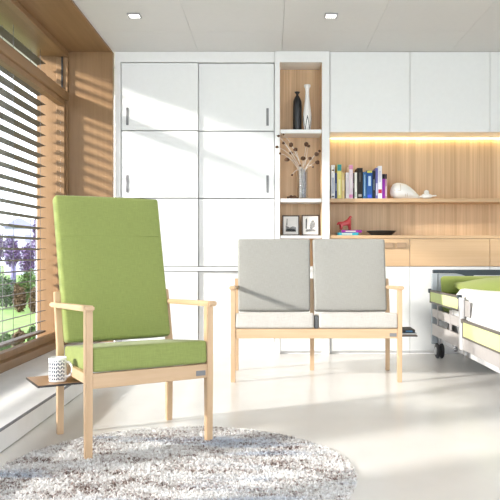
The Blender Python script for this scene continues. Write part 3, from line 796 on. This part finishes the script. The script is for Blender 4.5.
# headboard rail with a scooped lower edge
YH = BY1
def zH(y): return H - (y - VY) * YH / F
def xH(x): return (x - VX) * YH / F
hb = bm_new()
low = [(432.8, 273.2), (456, 273.4), (461, 274.4), (466, 276.4), (470, 277.2), (540, 277.2)]
xr = (VX + BX1 * F / YH); low = [(x, y) for x, y in low if x < xr] + [(xr, 277.2)]
topl = [(x, 269.7) for x, _ in low]
va = [[hb.verts.new((xH(x), YH + dy, zH(y))) for x, y in low] for dy in (-.018, .018)]
vb = [[hb.verts.new((xH(x), YH + dy, zH(y))) for x, y in topl] for dy in (-.018, .018)]
for i in range(len(low) - 1):
    hb.faces.new((va[0][i], va[0][i + 1], vb[0][i + 1], vb[0][i])); hb.faces.new((va[1][i], vb[1][i], vb[1][i + 1], va[1][i + 1]))
    hb.faces.new((va[0][i], va[1][i], va[1][i + 1], va[0][i + 1])); hb.faces.new((vb[0][i], vb[0][i + 1], vb[1][i + 1], vb[1][i]))
hb.faces.new((va[0][0], vb[0][0], vb[1][0], va[1][0])); hb.faces.new((va[0][-1], va[1][-1], vb[1][-1], vb[0][-1]))
bmesh.ops.recalc_face_normals(hb, faces=hb.faces)
hr = bp('headboard_rail', hb, M['bed_dark'], 'dark slate top rail')
obj('grip', box(xH(473), xH(520), YH - .022, YH - .0185, zH(276.6), zH(275.2), .001, 1), M['bed_white'], hr)
bp('headboard_panel', box(BX0 + .055, BX1 - .055, YH - .010, YH + .010, .32, zH(273.6)), M['bed_panel'])
for xq in (BX0, BX1 - .05): bp('post', box(xq, xq + .05, YH - .016, YH + .016, .12, zH(273.5), .004, 1), M['bed_panel'])
for xq in (BX0, BX1 - .05): bp('post', box(xq, xq + .05, BY0 - .016, BY0 + .016, .12, .66, .004, 1), M['bed_panel'])
bp('footboard_rail', box(BX0, BX1, BY0 - .018, BY0 + .018, .66, .70, .004, 1), M['bed_dark'])
bp('footboard_panel', box(BX0 + .055, BX1 - .055, BY0 - .010, BY0 + .010, .32, .66), M['bed_panel'])
# long side boards
for (xa, xb) in ((BX0, BX0 + .022), (BX1 - .022, BX1)):
    bp('side_board', box(xa, xb, BY0 + .02, YH - .02, .20, .298, .003, 1), M['bed_grey'])
    bp('frame_bar', box(xa + .001, xb - .001, 5.04, YH - .02, .356, .424, .003, 1), M['bed_grey'])
bp('mattress_base', box(BX0 + .03, BX1 - .03, BY0 + .02, YH - .02, .34, .40, .003, 1), M['bed_white'])
# split side rails: raised head half, lowered foot half
def rail(xa, y0, y1, z0, z1, mats, end_cut=None):
    fr = bm_new(); t = .016
    add_box(fr, xa - .004, xa + .022, y0, y1, z1 - t, z1, .003, 1); add_box(fr, xa - .002, xa + .020, y0, y1, z0, z0 + t * .8, .002, 1)
    add_box(fr, xa, xa + .018, y0, y0 + .010, z0 + t * .8, z1 - t); add_box(fr, xa, xa + .018, y1 - .010, y1, z0 + t * .8, z1 - t)
    rr = bp('side_rail', fr, M['bed_brown'], 'dark framed side rail with yellow infill')
    ym = y0 + (y1 - y0) * .52
    obj('infill', box(xa + .003, xa + .015, y0 + .0102, ym, z0 + t * .8, z1 - t), mats[0], rr, loc=rr.location)
    obj('infill', box(xa + .003, xa + .015, ym, y1 - .0102, z0 + t * .8, z1 - t), mats[1], rr, loc=rr.location)
    for c in rr.children: c.location = (0, 0, 0)
    for yq in (y0 + .006, y1 - .006):
        pass
    return rr
for xa in (BX0 - .012, BX1 - .006):
    r1 = rail(xa, 5.05, 5.95, .472, .583, (M['yellow'], M['yellow_green']))
    r2 = rail(xa, 3.97, 4.94, .290, .420, (M['yellow'], M['yellow']))
    obj('end_cap', box(xa - .010, xa + .028, 5.935, 5.975, .555, .592, .006, 2), M['bed_dark'], r1)
    obj('end_cap', box(xa - .008, xa + .026, 5.035, 5.07, .562, .592, .006, 2), M['bed_dark'], r1)
    obj('end_cap', box(xa - .008, xa + .026, 4.925, 4.96, .395, .428, .006, 2), M['bed_brown'], r2)
    bp('rail_post', box(xa - .002, xa + .024, 4.965, 5.034, .20, .575, .004, 1), M['bed_white'])
    bp('rail_bracket', box(xa + .026, xa + .034, 4.86, 5.03, .44, .555, .003, 1), M['bed_grey'])
    for yq in (5.72, 5.32):
        bp('upright', box(xa + .010, xa + .022, yq - .012, yq + .012, .299, .46), M['bed_grey'])
# lifting mechanism under the mattress base
for yq in (5.6, 5.3, 4.5):
    bp('lift_bar', add_tube(bm_new(), [(BX0 + .06, yq, .33), (BX0 + .06, yq - .22, .14)], .016, 10), M['steel'])
    bp('lift_bar', add_tube(bm_new(), [(BX1 - .06, yq, .33), (BX1 - .06, yq - .22, .14)], .016, 10), M['steel'])
bp('motor_box', box(BX0 + .10, BX1 - .3, 5.12, 5.82, .205, .335, .01, 2), M['dark_metal'])
for (xq, ys_) in ((BX0 + .10, 1), (BX1 - .10, 1)):
    bp('chassis_bar', box(xq - .02, xq + .02, BY0 + .12, BY1 - .05, .125, .165, .004, 1), M['bed_white'])
# casters
def caster(x, y):
    f = bm_new(); add_box(f, x - .012, x + .012, y - .03, y + .03, .128, .20, .003, 1)
    cf = bp('caster', f, M['steel'])
    for s in (-1, 1):
        w = bm_new(); rings = []
        pr = [(.02, .030), (.058, .030), (.064, .024), (.065, .018), (.064, .012), (.058, .008), (.02, .008)]
        R = [[w.verts.new((x + s * h, y + r * math.cos(2 * math.pi * k / 28), .0655 + r * math.sin(2 * math.pi * k / 28))) for k in range(28)] for r, h in pr]
        for a, c2 in zip(R, R[1:]):
            for k in range(28): w.faces.new((a[k], a[(k + 1) % 28], c2[(k + 1) % 28], c2[k])).smooth = True
        w.faces.new(R[0]); w.faces.new(R[-1]); bmesh.ops.recalc_face_normals(w, faces=w.faces)
        obj('wheel', w, M['rubber'], cf)
        hb2 = bm_new(); add_tube(hb2, [(x + s * .0305, y, .0655), (x + s * .034, y, .0655)], .034, 20); obj('hub', hb2, M['steel'], cf)
for x in (BX0 + .06, BX1 - .06):
    for y in (5.90, BY0 + .15): caster(x, y)
bp('mattress', rounded((BX1 - BX0) / 2 - .075, (BY1 - BY0) / 2 - .04, .07, .03, (0, 0, .004), 8, lambda q: (q.x + (BX0 + BX1) / 2, q.y + (BY0 + BY1) / 2, q.z + .472)), M['mattress'])
# pillows
def pillow(x, y, z, a, b_, c_, rx, label, rz=0):
    f = lambda q: (q.x, q.y, q.z * (.25 + .75 * (1 - abs(q.x / a) ** 2.6) * (1 - abs(q.y / b_) ** 2.6)))
    o = obj('pillow', rounded(a, b_, c_, min(.03, c_ * .8), (0, 0, .01), 12, f), M['pillow'], loc=(x, y, z), rot=(rx, 0, rz))
    tag(o, label, 'pillow', 'green pillows on the bed')
pillow(1.90, 5.845, .63, .455, .075, .05, math.radians(75), 'green pillow standing against the bed headboard')
pillow(1.95, 5.58, .612, .42, .19, .075, math.radians(8), 'green pillow lying flat in front of the standing one')
# duvet
dv = bm_new(); nx, ny = 34, 44
xa, xb = BX0 + .024, BX1 - .026; ya, yb = BY0 + .06, 5.40
vg = []
for j in range(ny + 1):
    row = []
    for i in range(nx + 1):
        u = i / nx; v = j / ny
        x = xa + (xb - xa) * u; y = ya + (yb - ya) * v
        e = min(u, 1 - u) * (xb - xa); edge = min(1, e / .075)
        z = .40 + (.215 + .018 * math.sin(5.1 * u + 3 * v) + .012 * math.sin(9 * v - 4 * u)) * math.sqrt(max(0, 1 - (1 - edge) ** 2.2))
        vv = min(1, (1 - v) * (yb - ya) / .10); z = .555 + (z - .555) * (1 - (1 - vv) ** 2.2) if z > .555 else z
        row.append(dv.verts.new((x, y, z)))
    vg.append(row)
for j in range(ny):
    for i in range(nx): dv.faces.new((vg[j][i], vg[j][i + 1], vg[j + 1][i + 1], vg[j + 1][i])).smooth = True
ex = bmesh.ops.extrude_face_region(dv, geom=list(dv.faces))
for g in ex['geom']:
    if isinstance(g, bmesh.types.BMVert): g.co.z -= .012
bmesh.ops.recalc_face_normals(dv, faces=dv.faces)
tag(obj('duvet', dv, M['linen'], pivot=((xa + xb) / 2, (ya + yb) / 2, .55)), 'thick white duvet spread over the care bed', 'duvet')

# ------------------------------------------------------------------ garden outside
G = -.12
M['bounce_grey'] = plain('bounce_grey', (.21, .19, .18), .95, noise=.4, nscale=40)
struct('bounce_ground', box(-6.5, -2.07, -6, 6.6, G + .001, G + .02), M['bounce_grey'], 'grey ground added outside the window to keep green bounce off the slats', 'bounce_ground')  # added ground over the lawn, so the slats catch neutral bounce light
struct('ground', box(-60, -2.06, -8, 60, G - .2, G), M['lawn'], 'bright green lawn outside the window', 'lawn')
def leafcloud(blobs, n, size, seed):
    r = random.Random(seed); vs, fs = [], []
    tot = sum(b[3] * b[4] for b in blobs)
    for (cx, cy, cz, rx, rz) in blobs:
        for _ in range(int(n * rx * rz / tot)):
            d = Vector((r.gauss(0, 1), r.gauss(0, 1), r.gauss(0, 1))).normalized() * (.55 + .45 * r.random())
            p = Vector((cx + d.x * rx, cy + d.y * rx, cz + d.z * rz))
            a = Vector((r.gauss(0, 1), r.gauss(0, 1), r.gauss(0, 1))).normalized() * size * (.6 + .8 * r.random())
            c = a.orthogonal().normalized(); c.rotate(Matrix.Rotation(r.random() * 6.28, 3, a.normalized())); c *= size * .45
            n0 = len(vs); vs += [p - a, p + c, p + a, p - c]; fs.append((n0, n0 + 1, n0 + 2, n0 + 3))
    me = bpy.data.meshes.new('foliage'); me.from_pydata(vs, [], fs)
    return me
def shrub(px, py_base, Yd, w, h, m, label, group, seed, size=.05, trunk=None, dens=500):
    x = (px - VX) * Yd / F
    r = thing('tree' if trunk else 'shrub', label, 'tree' if trunk else 'shrub', (x, Yd, G), 0, group)
    rr = random.Random(seed)
    base = trunk if trunk else .0
    bl_ = [(rr.uniform(-.25, .25) * w, rr.uniform(-.25, .25) * w, base + h * rr.uniform(.35, .75), w * rr.uniform(.35, .5), h * rr.uniform(.25, .4)) for _ in range(5)]
    if not trunk: bl_ = [(a, b_, max(c, rz * .9), rx, rz) for a, b_, c, rx, rz in bl_] + [(0, 0, h * .3, w * .5, h * .3)]
    me = leafcloud(bl_, dens, size, seed); me.materials.append(M[m])
    o = bpy.data.objects.new('foliage', me); COL.objects.link(o); o.parent = r
    tb = add_tube(bm_new(), [(0, 0, 0), (.02 * w, 0, (base + h * .3) * .5), (0, .02, base + h * .55)], (.10 if trunk else .025), 8, r1=.04 if trunk else .012)
    obj('trunk', tb, M['bark_violet' if trunk else 'earth'], r)
hl = ['low green shrub at the lawn edge, first from the left', 'low green shrub at the lawn edge, second from the left', 'brownish shrub in the middle of the lawn edge', 'low green shrub right of the brownish one', 'low green shrub at the lawn edge nearest the window jamb', 'dark brown shrub behind the green ones']
for i, (px, Yd, w, h, m) in enumerate(((-9, 12.5, .34, .66, 'leaf_green'), (6, 12.9, .34, .70, 'leaf_green'), (19, 12.0, .17, .48, 'leaf_brown'), (25, 13.5, .34, .70, 'leaf_green'), (41, 12.7, .34, .66, 'leaf_green'), (34, 11.9, .16, .42, 'leaf_brown'))):
    shrub(px, 0, Yd, w, h, m, hl[i], 'shrubs along the lawn edge', 20 + i, .03, None, 1500)
nl = ['small dark plant close outside the window, left one', 'small dark plant close outside the window, middle one', 'small dark plant close outside the window, right one']
for i, (px, Yd, w, h, m) in enumerate(((4, 7.0, .13, .24, 'leaf_green'), (18, 7.4, .13, .22, 'leaf_brown'), (33, 7.8, .14, .24, 'leaf_green'))):
    shrub(px, 0, Yd, w, h, m, nl[i], 'plants close outside the window', 40 + i, .028, None, 500)
tl = ['purple leaved tree beyond the shrubs, leftmost', 'purple leaved small tree behind the brownish shrub', 'purple leaved tree in front of the lilac house', 'tall purple tree beside the window jamb']
for i, (px, Yd, w, h, tr) in enumerate(((-2, 18, .36, .9, .7), (13, 17, .36, .8, .6), (27, 19, .36, 1.0, .3), (38, 18, .24, 1.6, .4))):
    shrub(px, 0, Yd, w, h, 'leaf_purple', tl[i], 'purple trees beyond the shrubs', 60 + i, .05, tr, 900)
hs_ = thing('house', 'pale lilac house far beyond the garden trees', 'house', ((24 - VX) * 34 / F, 34, G))
obj('walls', box(-.75, .75, -.6, 1.4, 0, 2.3), M['house'], hs_)
rf = bm_new(); add_hexa(rf, [(-.85, -.7, 2.3), (.85, -.7, 2.3), (.85, 1.5, 2.3), (-.85, 1.5, 2.3), (-.05, -.7, 2.75), (.05, -.7, 2.75), (.05, 1.5, 2.75), (-.05, 1.5, 2.75)])
bmesh.ops.recalc_face_normals(rf, faces=rf.faces); obj('roof', rf, M['house_win'], hs_)
for xq in (-.4, .4):
    for zq in (.9, 1.6): obj('window', box(xq - .13, xq + .13, -.62, -.601, zq, zq + .35), M['house_win'], hs_)

# ------------------------------------------------------------------ light
w = bpy.data.worlds.new('sky'); SC.world = w; w.use_nodes = True
bg = w.node_tree.nodes['Background']; bg.inputs['Color'].default_value = (.86, .93, 1.0, 1); bg.inputs['Strength'].default_value = 3.1
sun = bpy.data.lights.new('sun', 'SUN'); sun.energy = 9.5; sun.angle = math.radians(4.6); sun.color = (1, .95, .88)
so = bpy.data.objects.new('sun', sun); COL.objects.link(so)
so.rotation_euler = Vector((1, .48, -.38)).to_track_quat('-Z', 'Y').to_euler()
so.location = (-8, -4, 5)

cam = bpy.data.cameras.new('camera'); co = bpy.data.objects.new('camera', cam); COL.objects.link(co)
co.location = (0, 0, H); co.rotation_euler = (math.pi / 2, 0, 0)
cam.sensor_width = 36; cam.lens = F / 500 * 36; cam.shift_x = -(VX - 250) / 500; cam.shift_y = (VY - 250) / 500
cam.clip_start = .05; cam.clip_end = 200
SC.camera = co
vs_ = SC.view_settings; vs_.view_transform = 'Standard'; vs_.look = 'None'; vs_.gamma = 1; vs_.use_curve_mapping = False; vs_.exposure = .30
SC.cycles.use_denoising = True; SC.cycles.max_bounces = 10; SC.cycles.diffuse_bounces = 6; SC.cycles.transparent_max_bounces = 16
